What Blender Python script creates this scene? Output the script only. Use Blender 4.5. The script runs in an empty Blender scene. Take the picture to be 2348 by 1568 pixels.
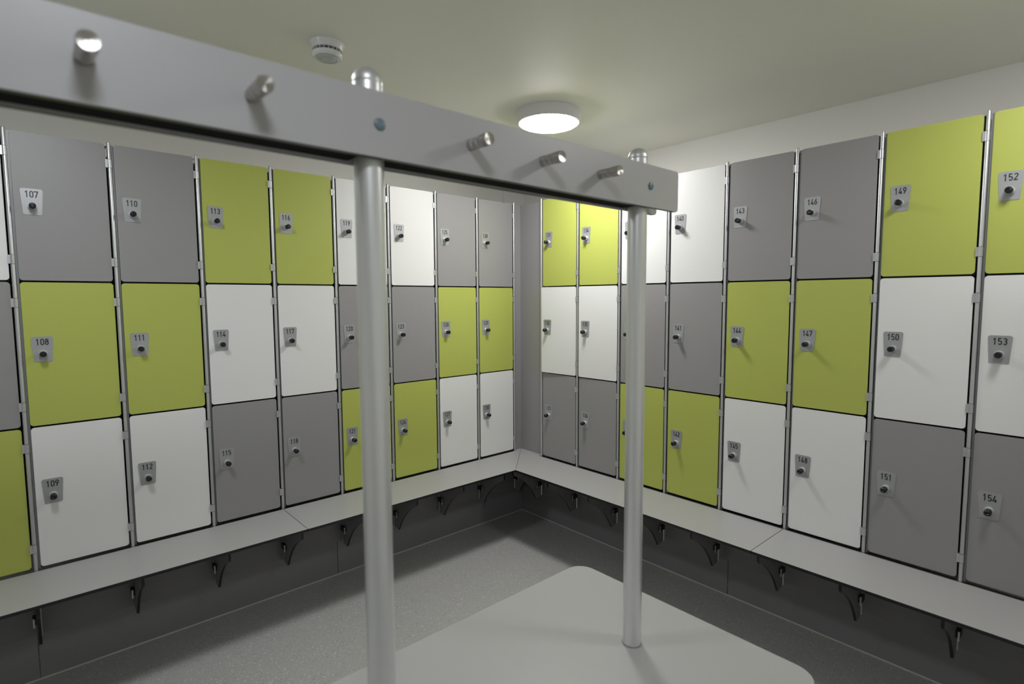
import bpy, bmesh, math
from math import sin, cos, pi, radians
from mathutils import Vector, Matrix

C = bpy.context.scene.collection
scene = bpy.context.scene

# ------------------------------------------------------------------ camera, world, exposure
YAW, PITCH, ROLL = 0.8448, -0.0793, -0.0052
fw = Vector((cos(YAW)*cos(PITCH), sin(YAW)*cos(PITCH), sin(PITCH)))
ri = Vector((sin(YAW), -cos(YAW), 0))
up = ri.cross(fw)
r2 = ri*cos(ROLL) + up*sin(ROLL)
u2 = up*cos(ROLL) - ri*sin(ROLL)
cam = bpy.data.cameras.new('camera')
cam.sensor_width = 36; cam.lens = 36*1255.9/2348; cam.clip_start = 0.02
cam.dof.use_dof = True; cam.dof.focus_distance = 2.9; cam.dof.aperture_fstop = 2.8
co = bpy.data.objects.new('camera', cam); C.objects.link(co)
M = Matrix((r2, u2, -fw)).transposed().to_4x4(); M.translation = (-2.417, -2.6572, 1.4538)
co.matrix_world = M
scene.camera = co
w = bpy.data.worlds.new('world'); scene.world = w; w.use_nodes = True
w.node_tree.nodes['Background'].inputs[0].default_value = (0, 0, 0, 1)
w.node_tree.nodes['Background'].inputs[1].default_value = 0
vs = scene.view_settings
vs.view_transform = 'Standard'; vs.look = 'None'; vs.gamma = 1; vs.use_curve_mapping = False
vs.exposure = 0.20
scene.cycles.max_bounces = 7; scene.cycles.diffuse_bounces = 4; scene.cycles.glossy_bounces = 3
scene.cycles.transmission_bounces = 2; scene.cycles.use_light_tree = False; scene.cycles.adaptive_threshold = 0.015
LAMP_STRENGTH = 33.0
LAMPS = [(-0.462, -0.732), (-0.50, -2.60), (-2.35, -2.60), (-2.44, -0.87)]
LAMP_GAIN = [1.95, 1.0, 0.88, 1.2]
LAMP_TINT = [(1.0, 0.99, 0.985), (1.0, 0.99, 0.985), (0.94, 0.975, 1.06), (0.96, 0.99, 1.03)]
ZC = 2.35

# ------------------------------------------------------------------ materials
def nodes(name):
    m = bpy.data.materials.new(name); m.use_nodes = True
    nt = m.node_tree
    return m, nt, nt.nodes['Principled BSDF']

def grain_bump(nt, b, scale, strength, dist=0.001, coord='Object'):
    tc = nt.nodes.new('ShaderNodeTexCoord')
    n = nt.nodes.new('ShaderNodeTexNoise'); n.inputs['Scale'].default_value = scale
    n.inputs['Detail'].default_value = 3
    bp = nt.nodes.new('ShaderNodeBump'); bp.inputs['Strength'].default_value = strength
    bp.inputs['Distance'].default_value = dist
    nt.links.new(tc.outputs[coord], n.inputs['Vector'])
    nt.links.new(n.outputs['Fac'], bp.inputs['Height'])
    nt.links.new(bp.outputs['Normal'], b.inputs['Normal'])
    return tc, n

def mat(name, col, rough=0.5, metal=0.0, spec=0.5, bump=None, vary=0.0, vscale=3.0):
    m, nt, b = nodes(name)
    b.inputs['Base Color'].default_value = (*col, 1)
    b.inputs['Roughness'].default_value = rough
    b.inputs['Metallic'].default_value = metal
    b.inputs['Specular IOR Level'].default_value = spec
    if bump: grain_bump(nt, b, *bump)
    if vary:
        tc = nt.nodes.new('ShaderNodeTexCoord')
        n = nt.nodes.new('ShaderNodeTexNoise'); n.inputs['Scale'].default_value = vscale
        n.inputs['Detail'].default_value = 4
        mr = nt.nodes.new('ShaderNodeMapRange')
        mr.inputs['To Min'].default_value = rough - vary; mr.inputs['To Max'].default_value = rough + vary
        nt.links.new(tc.outputs['Object'], n.inputs['Vector'])
        nt.links.new(n.outputs['Fac'], mr.inputs['Value'])
        nt.links.new(mr.outputs['Result'], b.inputs['Roughness'])
    return m

LAM = None
GREY = mat('grey_laminate', (0.298, 0.292, 0.294), 0.42, bump=LAM, vary=0.05)
WHITE = mat('white_laminate', (0.80, 0.80, 0.79), 0.42, bump=LAM, vary=0.05)
GREEN = mat('green_laminate', (0.455, 0.505, 0.105), 0.42, bump=LAM, vary=0.05)
RAIL = mat('grey_rail_laminate', (0.47, 0.466, 0.468), 0.36, bump=LAM, vary=0.05)
SEAT = mat('grey_seat_laminate', (0.39, 0.386, 0.384), 0.38, bump=LAM, vary=0.05)
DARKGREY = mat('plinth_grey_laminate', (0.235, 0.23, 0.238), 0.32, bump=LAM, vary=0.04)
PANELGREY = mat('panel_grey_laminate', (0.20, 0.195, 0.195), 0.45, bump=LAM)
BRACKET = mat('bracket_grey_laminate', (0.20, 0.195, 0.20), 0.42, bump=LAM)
BLACK = mat('black_laminate_core', (0.012, 0.012, 0.016), 0.38)
MATTE = mat('matte_gap_shade', (0.012, 0.012, 0.012), 0.9, spec=0.1)  # black that stands in for shade in the peg rail gap
CARCASS = mat('dark_carcass', (0.02, 0.02, 0.021), 0.7)
ALU = mat('anodised_aluminium', (0.60, 0.61, 0.62), 0.38, 0.8)
CHAN = mat('channel_aluminium', (0.26, 0.265, 0.27), 0.5, 0.5)
TUBE = mat('satin_aluminium_tube', (0.80, 0.81, 0.81), 0.36, 0.75)
CAPM = mat('cast_aluminium_cap', (0.72, 0.72, 0.73), 0.42, 0.8)
PLATE = mat('satin_number_plate', (0.42, 0.43, 0.44), 0.40, 0.45)
INK = mat('black_numeral_ink', (0.01, 0.01, 0.012), 0.5)
KNOB = mat('black_plastic', (0.010, 0.011, 0.014), 0.22)
COLLAR = mat('bright_lock_collar', (0.75, 0.76, 0.77), 0.3, 0.5)
BOLT = mat('blue_grey_bolt_cap', (0.16, 0.225, 0.27), 0.32)
CEIL = mat('cream_ceiling_paint', (0.87, 0.87, 0.78), 0.55, bump=(60, 0.04, 0.002), spec=0.5)
WALL = mat('cream_wall_paint', (0.90, 0.89, 0.85), 0.50)
LAMPW = mat('white_lamp_plastic', (0.85, 0.85, 0.85), 0.3)
DETW = mat('white_detector_plastic', (0.82, 0.83, 0.84), 0.25)
DETD = mat('detector_slot_grey', (0.16, 0.165, 0.17), 0.5)
DETC = mat('translucent_detector_plastic', (0.55, 0.57, 0.58), 0.12)
BEAD = mat('pale_sealant_bead', (0.62, 0.60, 0.55), 0.5)

def steel():
    m, nt, b = nodes('turned_stainless_steel')
    b.inputs['Base Color'].default_value = (0.52, 0.505, 0.48, 1)
    b.inputs['Metallic'].default_value = 1; b.inputs['Roughness'].default_value = 0.28
    b.inputs['Anisotropic'].default_value = 0.85
    t = nt.nodes.new('ShaderNodeTangent'); t.direction_type = 'RADIAL'; t.axis = 'Y'
    nt.links.new(t.outputs['Tangent'], b.inputs['Tangent'])
    return m
STEEL = steel()

def floor_mat():
    m, nt, b = nodes('speckled_grey_vinyl')
    tc = nt.nodes.new('ShaderNodeTexCoord')
    def speck(scale, lo, hi, col, prev, rnd=0.0):
        v = nt.nodes.new('ShaderNodeTexVoronoi'); v.inputs['Scale'].default_value = scale
        mp = nt.nodes.new('ShaderNodeMapping'); mp.inputs['Location'].default_value = (rnd, rnd*2, 0)
        nt.links.new(tc.outputs['Object'], mp.inputs['Vector']); nt.links.new(mp.outputs['Vector'], v.inputs['Vector'])
        # pick only some of the cells by their random colour
        sp = nt.nodes.new('ShaderNodeSeparateColor'); nt.links.new(v.outputs['Color'], sp.inputs[0])
        gt = nt.nodes.new('ShaderNodeMath'); gt.operation = 'GREATER_THAN'; gt.inputs[1].default_value = hi
        nt.links.new(sp.outputs[0], gt.inputs[0])
        lt = nt.nodes.new('ShaderNodeMath'); lt.operation = 'LESS_THAN'; lt.inputs[1].default_value = lo
        nt.links.new(v.outputs['Distance'], lt.inputs[0])
        mu = nt.nodes.new('ShaderNodeMath'); mu.operation = 'MULTIPLY'
        nt.links.new(gt.outputs[0], mu.inputs[0]); nt.links.new(lt.outputs[0], mu.inputs[1])
        mx = nt.nodes.new('ShaderNodeMix'); mx.data_type = 'RGBA'
        nt.links.new(mu.outputs[0], mx.inputs['Factor'])
        if isinstance(prev, tuple): mx.inputs['A'].default_value = (*prev, 1)
        else: nt.links.new(prev, mx.inputs['A'])
        mx.inputs['B'].default_value = (*col, 1)
        return mx.outputs['Result']
    o = speck(260, 0.32, 0.55, (0.54, 0.535, 0.52), (0.41, 0.406, 0.395))
    o = speck(210, 0.35, 0.72, (0.28, 0.28, 0.27), o, 3.1)
    o = speck(170, 0.30, 0.90, (0.85, 0.85, 0.83), o, 7.7)
    o = speck(150, 0.26, 0.95, (0.08, 0.08, 0.08), o, 12.3)
    nt.links.new(o, b.inputs['Base Color'])
    b.inputs['Roughness'].default_value = 0.42
    return m
FLOOR = floor_mat()

def emit(name, col, s):
    m, nt, b = nodes(name)
    b.inputs['Base Color'].default_value = (0.8, 0.8, 0.8, 1)
    b.inputs['Emission Color'].default_value = (*col, 1)
    b.inputs['Emission Strength'].default_value = s
    return m
GLOWS = [emit('lit_opal_diffuser', c, LAMP_STRENGTH*g) for g, c in zip(LAMP_GAIN, LAMP_TINT)]

# ------------------------------------------------------------------ mesh helpers
class MB:
    """collects shapes into one mesh"""
    def __init__(self): self.v = []; self.f = []; self.mi = []; self.sm = []
    def add(self, vs, fs, mi=0, smooth=False):
        o = len(self.v); self.v += [tuple(p) for p in vs]
        for k, f in enumerate(fs):
            self.f.append([o+i for i in f]); self.mi.append(mi[k] if isinstance(mi, list) else mi)
            self.sm.append(smooth[k] if isinstance(smooth, list) else smooth)
    def box(self, a, b, mi=0):
        x0, y0, z0 = a; x1, y1, z1 = b
        self.add([(x0,y0,z0),(x1,y0,z0),(x1,y1,z0),(x0,y1,z0),(x0,y0,z1),(x1,y0,z1),(x1,y1,z1),(x0,y1,z1)],
                 [(0,3,2,1),(4,5,6,7),(0,1,5,4),(1,2,6,5),(2,3,7,6),(3,0,4,7)], mi)
    def prism(self, poly, t0, t1, place, mi_face=0, mi_edge=0):
        """poly: 2D outline; place(a, b, t) -> 3D point; faces at t0 and t1"""
        n = len(poly)
        vs = [place(a, b, t0) for a, b in poly] + [place(a, b, t1) for a, b in poly]
        fs = [list(range(n)), list(range(2*n-1, n-1, -1))] + [(i, n+i, n+(i+1) % n, (i+1) % n) for i in range(n)]
        self.add(vs, fs, [mi_face, mi_face] + [mi_edge]*n)
    def lathe(self, prof, place, n=32, mi=0, cap0=True, cap1=True, crease=32):
        """prof: (radius, t) pairs; place(x, y, t) -> 3D point"""
        def ring(r, t): return [place(r*cos(2*pi*k/n), r*sin(2*pi*k/n), t) for k in range(n)]
        vs = []; fs = []; m = []; base = 0
        vs += ring(*prof[0]); last = 0
        for j in range(len(prof)-1):
            if j > 0:       # a crease in the profile gets its own ring so that it shades crisply
                d1 = math.atan2(prof[j][1]-prof[j-1][1], prof[j][0]-prof[j-1][0])
                d2 = math.atan2(prof[j+1][1]-prof[j][1], prof[j+1][0]-prof[j][0])
                if abs((d2-d1+pi) % (2*pi)-pi) > radians(crease): last = len(vs); vs += ring(*prof[j])
            nxt = len(vs); vs += ring(*prof[j+1])
            for k in range(n):
                k2 = (k+1) % n; fs.append((last+k, last+k2, nxt+k2, nxt+k)); m.append(mi[j] if isinstance(mi, list) else mi)
            last = nxt
        sm = [True]*len(fs)
        if cap0: o = len(vs); vs += ring(*prof[0]); fs.append([o+k for k in range(n-1, -1, -1)]); m.append(m[0]); sm.append(False)
        if cap1: o = len(vs); vs += ring(*prof[-1]); fs.append([o+k for k in range(n)]); m.append(m[-2] if cap0 else m[-1]); sm.append(False)
        self.add(vs, fs, m, sm)
    def mesh(self, name, mats):
        me = bpy.data.meshes.new(name); me.from_pydata(self.v, [], self.f)
        for mt in mats: me.materials.append(mt)
        me.polygons.foreach_set('material_index', self.mi)
        bm = bmesh.new(); bm.from_mesh(me); bmesh.ops.recalc_face_normals(bm, faces=bm.faces)
        bm.to_mesh(me); bm.free()
        me.polygons.foreach_set('use_smooth', self.sm)
        me.update()
        return me

def link(name, me, parent=None, loc=(0, 0, 0), rotz=0.0):
    o = bpy.data.objects.new(name, me); C.objects.link(o)
    o.parent = parent; o.location = loc; o.rotation_euler = (0, 0, rotz)
    return o
def thing(name, label, cat, loc=(0, 0, 0), rotz=0.0, group=None):
    o = link(name, None, None, loc, rotz); o['label'] = label; o['category'] = cat
    o.empty_display_size = 0.05
    if group: o['group'] = group
    return o
def struct(name, mb, mats):
    o = link(name, mb.mesh(name, mats)); o['kind'] = 'structure'; return o
def sharp(o, w=0.0012, seg=2):
    b = o.modifiers.new('bevel', 'BEVEL'); b.width = w; b.segments = seg; b.limit_method = 'ANGLE'
    b.angle_limit = radians(50)
    return o

def rrect(x0, z0, x1, z1, r, seg=6, rs=None):
    rs = rs or (r, r, r, r)      # bl, br, tr, tl
    p = []
    for (cx, cz, a0, rr) in ((x0, z0, pi, rs[0]), (x1, z0, 1.5*pi, rs[1]), (x1, z1, 0, rs[2]), (x0, z1, .5*pi, rs[3])):
        sx = rr if cx == x0 else -rr; sz = rr if cz == z0 else -rr
        if rr == 0: p.append((cx, cz)); continue
        for k in range(seg+1):
            a = a0 + (pi/2)*k/seg; p.append((cx+sx+rr*cos(a), cz+sz+rr*sin(a)))
    return p
XZ = lambda a, b, t: (a, t, b)       # outline in x,z; thickness along y
XY = lambda a, b, t: (a, b, t)
YZ = lambda a, b, t: (t, a, b)

# ------------------------------------------------------------------ numerals (narrow sign lettering drawn as strokes)
def arc(cx, cy, rx, ry, a0, a1, n=10):
    return [(cx+rx*cos(radians(a0+(a1-a0)*k/n)), cy+ry*sin(radians(a0+(a1-a0)*k/n))) for k in range(n+1)]
l, r_, b_, t_, cx_ = 0.065, 0.435, 0.065, 0.935, 0.25
hw = (r_-l)/2
DIG = {
 '0': [arc(cx_, t_-.2, hw, .2, 0, 180)+arc(cx_, b_+.2, hw, .2, 180, 360)+[(r_, t_-.2)]],
 '1': [[(0.06, .74), (.25, .93), (.25, 0)]],
 '2': [arc(cx_, t_-.2, hw, .2, 165, -25)+[(l, b_), (r_+.04, b_)]],
 '3': [arc(cx_, t_-.2, hw, .2, 160, -90)+[(.19, .535)], arc(cx_, b_+.235, hw, .235, 90, -160)],
 '4': [[(.29, 1.0), (.045, .22), (.49, .22)], [(.345, .5), (.345, 0)]],
 '5': [[(r_, t_), (l+.02, t_), (l+.01, .53)]+arc(cx_, b_+.25, hw, .25, 115, -155)],
 '6': [[(.34, 1.0), (l+.03, .42)], arc(cx_, b_+.24, hw, .24, 0, 360, 18)],
 '7': [[(l-.03, .80), (l-.03, t_), (r_+.02, t_), (.16, 0)]],
 '8': [arc(cx_, t_-.195, hw-.02, .195, 0, 360, 18), arc(cx_, b_+.24, hw, .24, 0, 360, 18)],
 '9': [[(.16, 0), (r_-.03, .58)], arc(cx_, t_-.24, hw, .24, 0, 360, 18)],
}
def stroke(mb, pts, wd, place, mi):
    closed = (Vector(pts[0])-Vector(pts[-1])).length < 1e-5
    P = [Vector(p) for p in pts]
    if closed: P = P[:-1]
    n = len(P); vs = []
    for i in range(n):
        a = P[i-1] if (i > 0 or closed) else None
        c = P[(i+1) % n] if (i < n-1 or closed) else None
        d1 = (P[i]-a).normalized() if a is not None else None
        d2 = (c-P[i]).normalized() if c is not None else None
        if d1 is None: d1 = d2
        if d2 is None: d2 = d1
        t = d1+d2
        t = t.normalized() if t.length > 1e-4 else d1
        nm = Vector((-t.y, t.x)); k = 1/max(0.45, nm.dot(Vector((-d1.y, d1.x))))
        for s in (1, -1):
            q = P[i]+nm*(s*wd/2*k); vs.append(place(q.x, q.y))
    fs = [(2*i, 2*i+1, 2*((i+1) % n)+1, 2*((i+1) % n)) for i in range(n if closed else n-1)]
    mb.add(vs, fs, mi)

def number_plate_mesh(num):
    mb = MB()
    # tapered plate with rounded corners, origin at the lock centre
    pts = []
    for (x, z, r, a0) in ((-.0262, -.029, .004, pi), (.0262, -.029, .004, 1.5*pi), (.0315, .064, .008, 0), (-.0315, .064, .008, .5*pi)):
        sx = r if x < 0 else -r; sz = r if z < 0 else -r
        for k in range(6):
            a = a0+(pi/2)*k/5; pts.append((x+sx+r*cos(a), z+sz+r*sin(a)))
    mb.prism(pts, 0, -.0016, XZ)
    h = .0232; adv = .0129; total = adv*2+.0108
    for k, ch in enumerate(num):
        x0 = -total/2 + k*adv
        for pl in DIG[ch]:
            stroke(mb, pl, .145, lambda a, b, x0=x0: (x0+a*h*.92, -.0019, .0325+b*h), 1)
    return mb.mesh('number_plate', [PLATE, INK])

# ------------------------------------------------------------------ room shell
XW, YW, XB, YF = 0.50, 0.50, -4.30, -3.85
mb = MB(); mb.box((XB-.1, YF-.1, -.1), (XW+.1, YW+.1, 0)); struct('floor', mb, [FLOOR])
mb = MB(); mb.box((XB-.1, YF-.1, ZC), (XW+.1, YW+.1, ZC+.1)); struct('ceiling', mb, [CEIL])
mb = MB(); mb.box((XB-.1, YW, 0), (XW+.1, YW+.1, ZC)); struct('wall_left', mb, [WALL])
mb = MB(); mb.box((XW, YF-.1, 0), (XW+.1, YW, ZC)); struct('wall_right', mb, [WALL])
mb = MB(); mb.box((XB-.1, YF-.1, 0), (XB, YW, ZC)); struct('wall_back', mb, [WALL])
mb = MB(); mb.box((XB, YF-.1, 0), (XW, YF, ZC)); struct('wall_front', mb, [WALL])
mb = MB(); mb.box((.295, YW-.02, 0), (XW, YW, ZC)); struct('trim_1', mb, [WALL])     # boxed-in strip in the corner

# positions of the upright posts, measured along each wall
LP = [-(0.0418 + i*0.3) for i in range(10)]       # world x on the left wall (y = 0)
RP = [-(0.2112 + i*0.3) for i in range(9)]        # world y on the right wall (x = 0)
ROT = {'L': 0.0, 'R': -pi/2}
def wl(side, u, out=0.0, z=0.0):                  # point on a wall run; out is towards the room
    return (u, -out, z) if side == 'L' else (-out, u, z)
SIDE = {'L': 'left', 'R': 'right'}
ZB = 0.45; TIER = {2: 1.5285, 1: 0.9940, 0: 0.4600}; DH = 0.5275

# baseboards: three boards with fine joints, in one run per wall
mb = MB()
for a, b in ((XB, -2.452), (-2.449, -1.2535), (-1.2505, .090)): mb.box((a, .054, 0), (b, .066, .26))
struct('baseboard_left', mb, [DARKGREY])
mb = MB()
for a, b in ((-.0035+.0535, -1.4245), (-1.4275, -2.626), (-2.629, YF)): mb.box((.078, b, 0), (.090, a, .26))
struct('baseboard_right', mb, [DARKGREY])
mb = MB(); mb.box((XB, .049, 0), (.078, .054, .004)); struct('trim_2', mb, [BEAD])
mb = MB(); mb.box((.073, YF, 0), (.078, .049, .004)); struct('trim_3', mb, [BEAD])

# grey panels under the benches, behind the brackets
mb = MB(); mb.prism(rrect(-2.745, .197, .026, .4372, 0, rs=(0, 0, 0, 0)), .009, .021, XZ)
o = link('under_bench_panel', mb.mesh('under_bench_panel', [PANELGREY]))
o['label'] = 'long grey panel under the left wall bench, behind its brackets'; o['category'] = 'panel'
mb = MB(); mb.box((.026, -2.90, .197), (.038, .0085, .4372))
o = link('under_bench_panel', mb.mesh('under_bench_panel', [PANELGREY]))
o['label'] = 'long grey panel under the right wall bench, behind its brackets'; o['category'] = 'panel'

# corner fillers
mb = MB(); mb.box((-.0340, .012, .4505), (.0300, .024, 2.053))
o = link('corner_filler_panel', mb.mesh('corner_filler_panel', [GREY]))
o['label'] = 'narrow grey strip panel right of lockers 128 to 130, in the corner'; o['category'] = 'panel'
mb = MB(); mb.box((.030, -.2035, .4505), (.042, .012, 2.053))
o = link('corner_filler_panel', mb.mesh('corner_filler_panel', [GREY]))
o['label'] = 'wider grey filler panel in the corner, left of lockers 131 to 133'; o['category'] = 'panel'

# ------------------------------------------------------------------ lockers
def door_mesh(m):
    mb = MB(); mb.prism(rrect(-.274, 0, 0, DH, .011), .0, .0125, XZ, 0, 1)   # origin at the hinge edge, bottom
    return mb.mesh('door', [m, BLACK])
DM = {'grey': door_mesh(GREY), 'white': door_mesh(WHITE), 'green': door_mesh(GREEN)}
def carcass_mesh():
    mb = MB(); t = .004; x0, x1, y0, y1, z0, z1 = .0168, .2900, .0145, .46, -.0045, .5225
    mb.box((x0, y0, z0), (x0+t, y1, z1)); mb.box((x1-t, y0, z0), (x1, y1, z1))
    mb.box((x0+t, y0, z0), (x1-t, y1, z0+t)); mb.box((x0+t, y0, z1-t), (x1-t, y1, z1))
    mb.box((x0+t, y1-t, z0+t), (x1-t, y1, z1-t))
    return mb.mesh('carcass', [CARCASS])
CM = carcass_mesh()
def top_mesh():
    mb = MB(); mb.box((.0162, .0145, .5227), (.2985, .4985, .5262)); return mb.mesh('top_panel', [WHITE])
TPM = top_mesh()
def hinge_mesh():
    mb = MB()
    PX = lambda a, b, t: (a+.0022, b, t)
    mb.lathe([(.0072, -.016), (.0072, .016)], PX, 20, 0)
    mb.box((-.0112, -.0046, -.0155), (-.0035, -.0006, .0155)); mb.box((-.0080, -.0006, -.0155), (-.0050, .0125, .0155))
    for z in (-.0172, .0160): mb.lathe([(.0069, z), (.0069, z+.0012)], PX, 20, 1)
    return mb.mesh('hinge', [ALU, BLACK])
HM = hinge_mesh()
def lock_meshes():
    a = MB(); P = lambda x, z, t: (x, -t, z)
    a.lathe([(.0130, .0), (.0130, .009), (.0122, .0125)], P, 24)
    b = MB(); b.lathe([(.0108, .0), (.0108, .0175), (.0100, .0200), (.0080, .0218), (.0045, .0222), (.0035, .0212)], P, 24)
    return a.mesh('lock_collar', [COLLAR]), b.mesh('lock_knob', [KNOB])
LCM, LKM = lock_meshes()

OPEN = {132: 3.0, 135: 1.3, 150: 0.5, 133: 0.0}
TIERN = {2: 'top', 1: 'middle', 0: 'bottom'}
def locker(side, u_left, tier, num, colour, label):
    t = thing('locker', label, 'locker', wl(side, u_left, 0, TIER[tier]), ROT[side], 'lockers on the %s wall' % SIDE[side])
    link('carcass', CM, t)
    if tier == 2: link('top_panel', TPM, t)
    d = link('door', DM[colour], t, (.2905, 0, 0), radians(OPEN.get(num, 0)))
    k = (-.224, 0, .2650)
    link('number_plate', number_plate_mesh(str(num)), d, k)
    link('lock_collar', LCM, d, (k[0], -.0016, k[2]))
    link('lock_knob', LKM, d, (k[0], -.0141, k[2]))

COLS_L = [('white','grey','green'), ('grey','green','white'), ('grey','green','white'), ('green','white','grey'), ('green','white','grey'),
          ('white','grey','green'), ('white','grey','green'), ('grey','green','white'), ('grey','green','white')]
for c, cols in enumerate(COLS_L):
    base = 104+3*c
    for j, (tier, col) in enumerate(zip((2, 1, 0), cols)):
        n = base+j
        if c == 0:
            lab = '%s locker cut off by the photo\'s left edge, %s tier of its column' % (col, TIERN[tier])
        else:
            lab = '%s locker numbered %d, %s tier of left wall' % (col, n, TIERN[tier])
            if n in (119, 120, 121): lab += ', partly behind the near tube post'
        locker('L', LP[9-c], tier, n, col, lab)
COLS_R = [('green','white','grey'), ('green','white','grey'), ('white','grey','green'), ('white','grey','green'),
          ('grey','green','white'), ('grey','green','white'), ('green','white','grey'), ('green','white','grey')]
for c, cols in enumerate(COLS_R):
    base = 131+3*c
    for j, (tier, col) in enumerate(zip((2, 1, 0), cols)):
        n = base+j
        if c == 2:
            lab = '%s %s-tier locker crossed by the far tube post, its number plate mostly hidden' % (col, TIERN[tier])
        else:
            lab = '%s locker with number plate %d, %s tier of the right wall' % (col, n, TIERN[tier])
            if n == 132: lab += ', door slightly ajar'
        locker('R', RP[c], tier, n, col, lab)

# upright posts between the lockers
PX = lambda a, b, t: (a+.0022, b, t)
def post_mesh():
    mb = MB(); r = .0064
    mb.lathe([(r, .1965), (r, 2.0600), (r*.92, 2.0625), (r*.6, 2.0645), (.0008, 2.0652)], PX, 20)
    return mb.mesh('tube', [ALU])
def channel_mesh():
    mb = MB()
    mb.box((.0092, .0060, .4515), (.0158, .0142, 2.054))
    mb.box((.0138, .0030, .4515), (.0155, .0060, 2.054))
    return mb.mesh('channel', [CHAN])
def clip_ring_mesh():
    mb = MB(); mb.lathe([(.0074, .300), (.0074, .330)], PX, 20); return mb.mesh('collar', [ALU])
PM, CHM, CRM = post_mesh(), channel_mesh(), clip_ring_mesh()
def locker_post(side, u, label, hinged=True):
    t = thing('locker_post', label, 'post', wl(side, u), ROT[side], 'aluminium posts between the lockers')
    link('tube', PM, t); link('channel', CHM, t); link('collar', CRM, t)
    if hinged:
        for zt in TIER.values():
            for z in (.074, DH-.074): link('hinge', HM, t, (0, 0, zt+z))
for i in range(9):
    right = ('the left corner strip' if i == 0 else 'locker %d' % (128-3*(i-1)))
    lft = 'the edge-cropped locker column' if i == 8 else 'locker %d' % (128-3*i)
    t = 'thin aluminium post on the left wall, between %s and %s' % (lft, right)
    locker_post('L', LP[i], t)
locker_post('L', LP[9], 'thin aluminium post ending the left locker run, outside the photo frame', False)
for i in range(9):
    if i == 0: t = 'thin aluminium post between the wide corner filler and locker 131'
    elif i == 8: t = 'thin aluminium post ending the right locker run, right of locker 152'
    elif i in (2, 3):
        t = ('thin aluminium post right of locker 134, left of the far tube post' if i == 2
             else 'thin aluminium post left of locker 140, beside the far tube post')
    else: t = 'thin aluminium post on the right wall, between locker %d and locker %d' % (128+3*i, 131+3*i)
    locker_post('R', RP[i], t, i > 0)

# ------------------------------------------------------------------ wall benches with curved brackets
BT = .0128
def bracket_meshes():
    pts = [(.245, .4371), (.245, .382), (.238, .372)]
    # concave sweep down to the toe
    p0, p1, p2 = Vector((.238, .372)), Vector((.118, .318)), Vector((.052, .187))
    for k in range(1, 15):
        s = k/14; q = p0*(1-s)**2 + p1*2*s*(1-s) + p2*s*s; pts.append((q.x, q.y))
    pts += [(.0088, .197), (.0088, .4371)]
    mb = MB(); mb.prism([(-a, b) for a, b in pts], -.005, .005, YZ, 0, 1)
    me = mb.mesh('bracket', [BRACKET, BLACK])
    c = MB(); c.box((.0052, -.050, .300-.035), (.0180, -.012, .300-.012), 1); c.box((.0125, -.0535, .256), (.0175, -.050, .290), 0)
    return me, c.mesh('clip', [ALU, BLACK])
BRM, CLM = bracket_meshes()
def mirror_mesh(me, name):
    m2 = me.copy(); m2.name = name
    for v in m2.vertices: v.co.x = -v.co.x
    m2.flip_normals()
    return m2
CLM_L = mirror_mesh(CLM, 'clip')
def bench(side, poly, posts, label, seatlen=None):
    t = thing('wall_bench', label, 'bench', (poly[0][0], poly[0][1], 0), 0, 'bench boards along the lockers')
    ox, oy = poly[0]
    mb = MB(); mb.prism([(a-ox, b-oy) for a, b in poly], ZB, ZB-BT, XY, 0, 1)
    sharp(link('seat_board', mb.mesh('seat_board', [SEAT, BLACK]), t), .0012, 2)
    for u in posts:
        p = wl(side, u)
        off = Vector((p[0]-ox, p[1]-oy, 0))
        b = link('bracket', BRM, t, off, ROT[side])
        link('clip', CLM_L if side == 'L' else CLM, b)
g = .0008
bench('L', [(LP[5]+g, -.316), (-.316-g, -.316), (.030-g, .0115), (-.033, .0115), (-.033, -.009), (LP[5]+g, -.009)], LP[0:5],
      'left wall bench board from the corner mitre to the joint by locker 115')
bench('L', [(-2.95, -.316), (LP[5]-g, -.316), (LP[5]-g, -.009), (-2.95, -.009)], LP[5:10],
      'left wall bench board below lockers 109 and 112, running out at photo left')
bench('R', [(-.316, -.316-g), (-.316, RP[5]+g), (-.009, RP[5]+g), (-.009, -.202), (.0295, -.202), (.0295, .0115-g)], RP[0:5],
      'right wall bench board from the corner mitre to the joint by locker 148')
bench('R', [(-.316, RP[5]-g), (-.316, -3.10), (-.009, -3.10), (-.009, RP[5]-g)], RP[5:9],
      'right wall bench board below lockers 151 and 154, running out at lower right')

# ------------------------------------------------------------------ island bench with its peg rails
isl = thing('island_bench', 'free-standing grey bench with aluminium tube posts carrying two boards of steel coat pegs', 'coat rack bench', (-1.945, -1.745, 0))
IX, IY = -1.945, -1.745
seat = MB(); seat.prism(rrect(-3.0-IX, -2.170-IY, -.89-IX, -1.320-IY, .065, 12), ZB, ZB-BT, XY, 0, 1)
sharp(link('seat', seat.mesh('seat', [SEAT, BLACK]), isl), .0012, 2)
PR = .0262
def tube_mesh():
    mb = MB(); mb.lathe([(PR, .0), (PR, 1.829)], XY, 48); return mb.mesh('post', [TUBE])
def cap_mesh():
    mb = MB(); prof = [(PR*.97, 1.829), (PR*1.0, 1.8305), (PR, 1.8345)]
    for k in range(1, 9):
        a = (pi/2)*k/8; prof.append((max(.0006, PR*cos(a)), 1.8345+.0245*sin(a)))
    mb.lathe(prof, XY, 40); return mb.mesh('post_cap', [CAPM])
def flange_mesh():
    mb = MB(); mb.lathe([(PR+.0022, ZB), (PR+.0022, ZB+.0018), (PR+.0008, ZB+.003)], XY, 40); return mb.mesh('floor_ring', [DARKGREY])
TM, CPM, FLM = tube_mesh(), cap_mesh(), flange_mesh()
POSTX = [-1.145, -1.945, -2.745]
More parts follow.
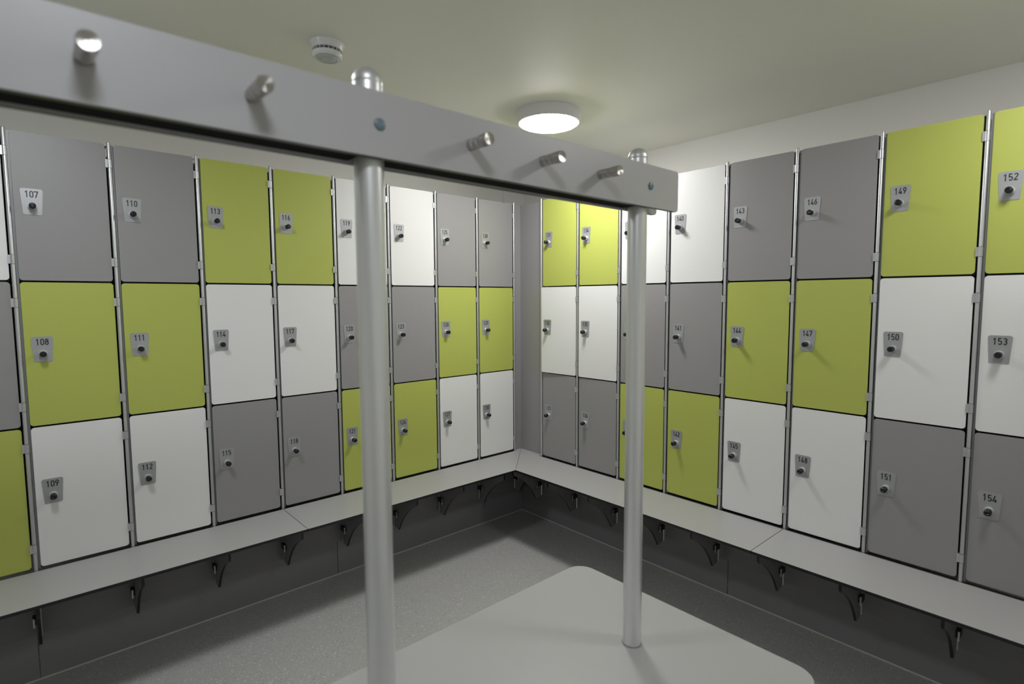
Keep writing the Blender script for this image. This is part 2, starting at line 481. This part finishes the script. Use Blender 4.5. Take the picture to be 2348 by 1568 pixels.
for x in POSTX:
    p = link('post', TM, isl, (x-IX, 0, 0))
    link('post_cap', CPM, p); link('seat_ring', FLM, p)
    g_ = MB()
    for s in (1, -1):
        g_.prism([(s*.0262, ZB-BT-.0004), (s*.36, ZB-BT-.0004), (s*.36, .405), (s*.20, .345), (s*.09, .27), (s*.0262, .16)], -.005, .005, YZ, 0, 1)
    link('support_bracket', g_.mesh('support_bracket', [BRACKET, BLACK]), isl, (x-IX, 0, 0))
    f = MB(); f.lathe([(.06, 0), (.06, .006), (PR+.001, .010)], XY, 32); link('foot', f.mesh('foot', [ALU]), isl, (x-IX, 0, 0))

RZ0, RZ1 = 1.696, 1.808
YF_, YB_ = -1.787-IY, -1.703-IY      # outer faces relative to the island axis
def peg_mesh():
    mb = MB(); P = lambda x, z, t: (x, -t, z)
    prof = [(.0112, 0), (.0112, .0135), (.0095, .0145), (.0095, .0175), (.0112, .0185), (.0112, .0290), (.0095, .0300),
            (.0095, .0330), (.0112, .0340), (.0118, .0360), (.0122, .0575), (.0116, .0590), (.0060, .0584), (.0004, .0580)]
    mb.lathe(prof, P, 40, cap0=True, cap1=True)
    return mb.mesh('peg', [STEEL])
def bolt_mesh():
    mb = MB(); P = lambda x, z, t: (x, -t, z)
    mb.lathe([(.0102, 0), (.0102, .0015), (.0095, .0032), (.0070, .0046), (.0035, .0052), (.0004, .0053)], P, 32)
    return mb.mesh('bolt_cap', [BOLT])
PGM, BLM = peg_mesh(), bolt_mesh()
pegs = [-2.345, -2.150, -1.750, -1.552, -1.355, -2.545, -2.645]
for sgn, y0 in ((-1, YF_), (1, YB_)):
    mb = MB(); mb.prism(rrect(-2.89-IX, RZ0, -1.010-IX, RZ1, .010, 6), 0, .0135, XZ, 0, 1)
    rail = link('peg_rail', mb.mesh('peg_rail', [RAIL, BLACK]), isl, (0, y0 if sgn < 0 else y0, 0), 0)
    if sgn > 0:
        rail.rotation_euler = (0, 0, pi)
        me = rail.data
        for v in me.vertices: v.co.x = -v.co.x
        me.flip_normals()
    sharp(rail, .001, 2)
    for x in pegs:
        dx = (x-IX) if sgn < 0 else -(x-IX)
        link('peg', PGM, rail, (dx, -.0001, 1.752))
    for x in POSTX:
        dx = (x-IX) if sgn < 0 else -(x-IX)
        link('bolt_cap', BLM, rail, (dx, -.0001, 1.752))

mb = MB()  # added filler, not a real part: darkens the gap between the two boards
for a, b in ((-2.88, -2.745-PR-.001), (-2.745+PR+.001, -1.945-PR-.001), (-1.945+PR+.001, -1.145-PR-.001)):
    mb.box((a-IX, -.0284, 1.7000), (b-IX, .0284, 1.796))
link('rail_gap_shade', mb.mesh('rail_gap_shade', [MATTE]), isl)

# ------------------------------------------------------------------ ceiling fittings
def lamp_base_mesh():
    mb = MB()
    mb.lathe([(.159, ZC-.0005), (.159, ZC-.008), (.1575, ZC-.014), (.1500, ZC-.046), (.1475, ZC-.0505), (.1440, ZC-.0510), (.1416, ZC-.0495), (.1416, ZC-.0470)], XY, 64, cap1=False)
    return mb.mesh('base', [LAMPW])
def lamp_diffuser_mesh(glow):
    mb = MB(); prof = [(.1415, ZC-.0470)]
    for k in range(0, 6):
        a = (pi/2)*k/5; prof.append((max(.0005, .1415*cos(a)), ZC-.0500-.024*sin(a)))
    mb.lathe(prof, XY, 40); return mb.mesh('diffuser', [glow])
LBM = lamp_base_mesh()
labs = ['round white ceiling lamp glowing above the corner where the locker runs meet',
        'round white ceiling lamp beyond the photo\'s right edge, above the right bench end',
        'round white ceiling lamp over the camera, above the photo frame',
        'round white ceiling lamp above the top left of the photo, near the left lockers']
for (x, y), lb, gl in zip(LAMPS, labs, GLOWS):
    t = thing('ceiling_light', lb, 'ceiling light', (x, y, 0), 0, 'round ceiling lights')
    link('base', LBM, t); link('diffuser', lamp_diffuser_mesh(gl), t)

t = thing('smoke_detector', 'small round white smoke detector on the ceiling above the peg rail', 'smoke detector', (-1.569, -.730, 0))
mb = MB(); mb.lathe([(.0589, ZC-.0004), (.0585, ZC-.004), (.0545, ZC-.013), (.0520, ZC-.022), (.0505, ZC-.0240)], XY, 48)
link('base', mb.mesh('base', [DETW]), t)
mb = MB(); mb.lathe([(.0440, ZC-.0240), (.0440, ZC-.0335)], XY, 48)
sl = link('sensor_slot', mb.mesh('sensor_slot', [DETD]), t)
mb = MB()
for k in range(20):
    a = 2*pi*k/20; c, s = cos(a), sin(a); r0, r1, h = .0440, .0495, .0009
    mb.add([(r0*c-h*s, r0*s+h*c, ZC-.0242), (r1*c-h*s, r1*s+h*c, ZC-.0242), (r1*c+h*s, r1*s-h*c, ZC-.0242), (r0*c+h*s, r0*s-h*c, ZC-.0242),
            (r0*c-h*s, r0*s+h*c, ZC-.0334), (r1*c-h*s, r1*s+h*c, ZC-.0334), (r1*c+h*s, r1*s-h*c, ZC-.0334), (r0*c+h*s, r0*s-h*c, ZC-.0334)],
           [(0,3,2,1),(4,5,6,7),(0,1,5,4),(1,2,6,5),(2,3,7,6),(3,0,4,7)])
link('vent_fins', mb.mesh('vent_fins', [DETW]), t)
mb = MB(); mb.lathe([(.0505, ZC-.0335), (.0521, ZC-.0360), (.0520, ZC-.0410), (.0495, ZC-.0470), (.0450, ZC-.0505), (.0440, ZC-.0490)], XY, 48)
link('sensor_head', mb.mesh('sensor_head', [DETW]), t)
mb = MB(); mb.lathe([(.0380, ZC-.0490), (.0380, ZC-.0530), (.0330, ZC-.0545), (.0310, ZC-.0525), (.0240, ZC-.0525), (.0230, ZC-.0545), (.0225, ZC-.0550)], XY, 40)
link('lens_cover', mb.mesh('lens_cover', [DETC]), t)
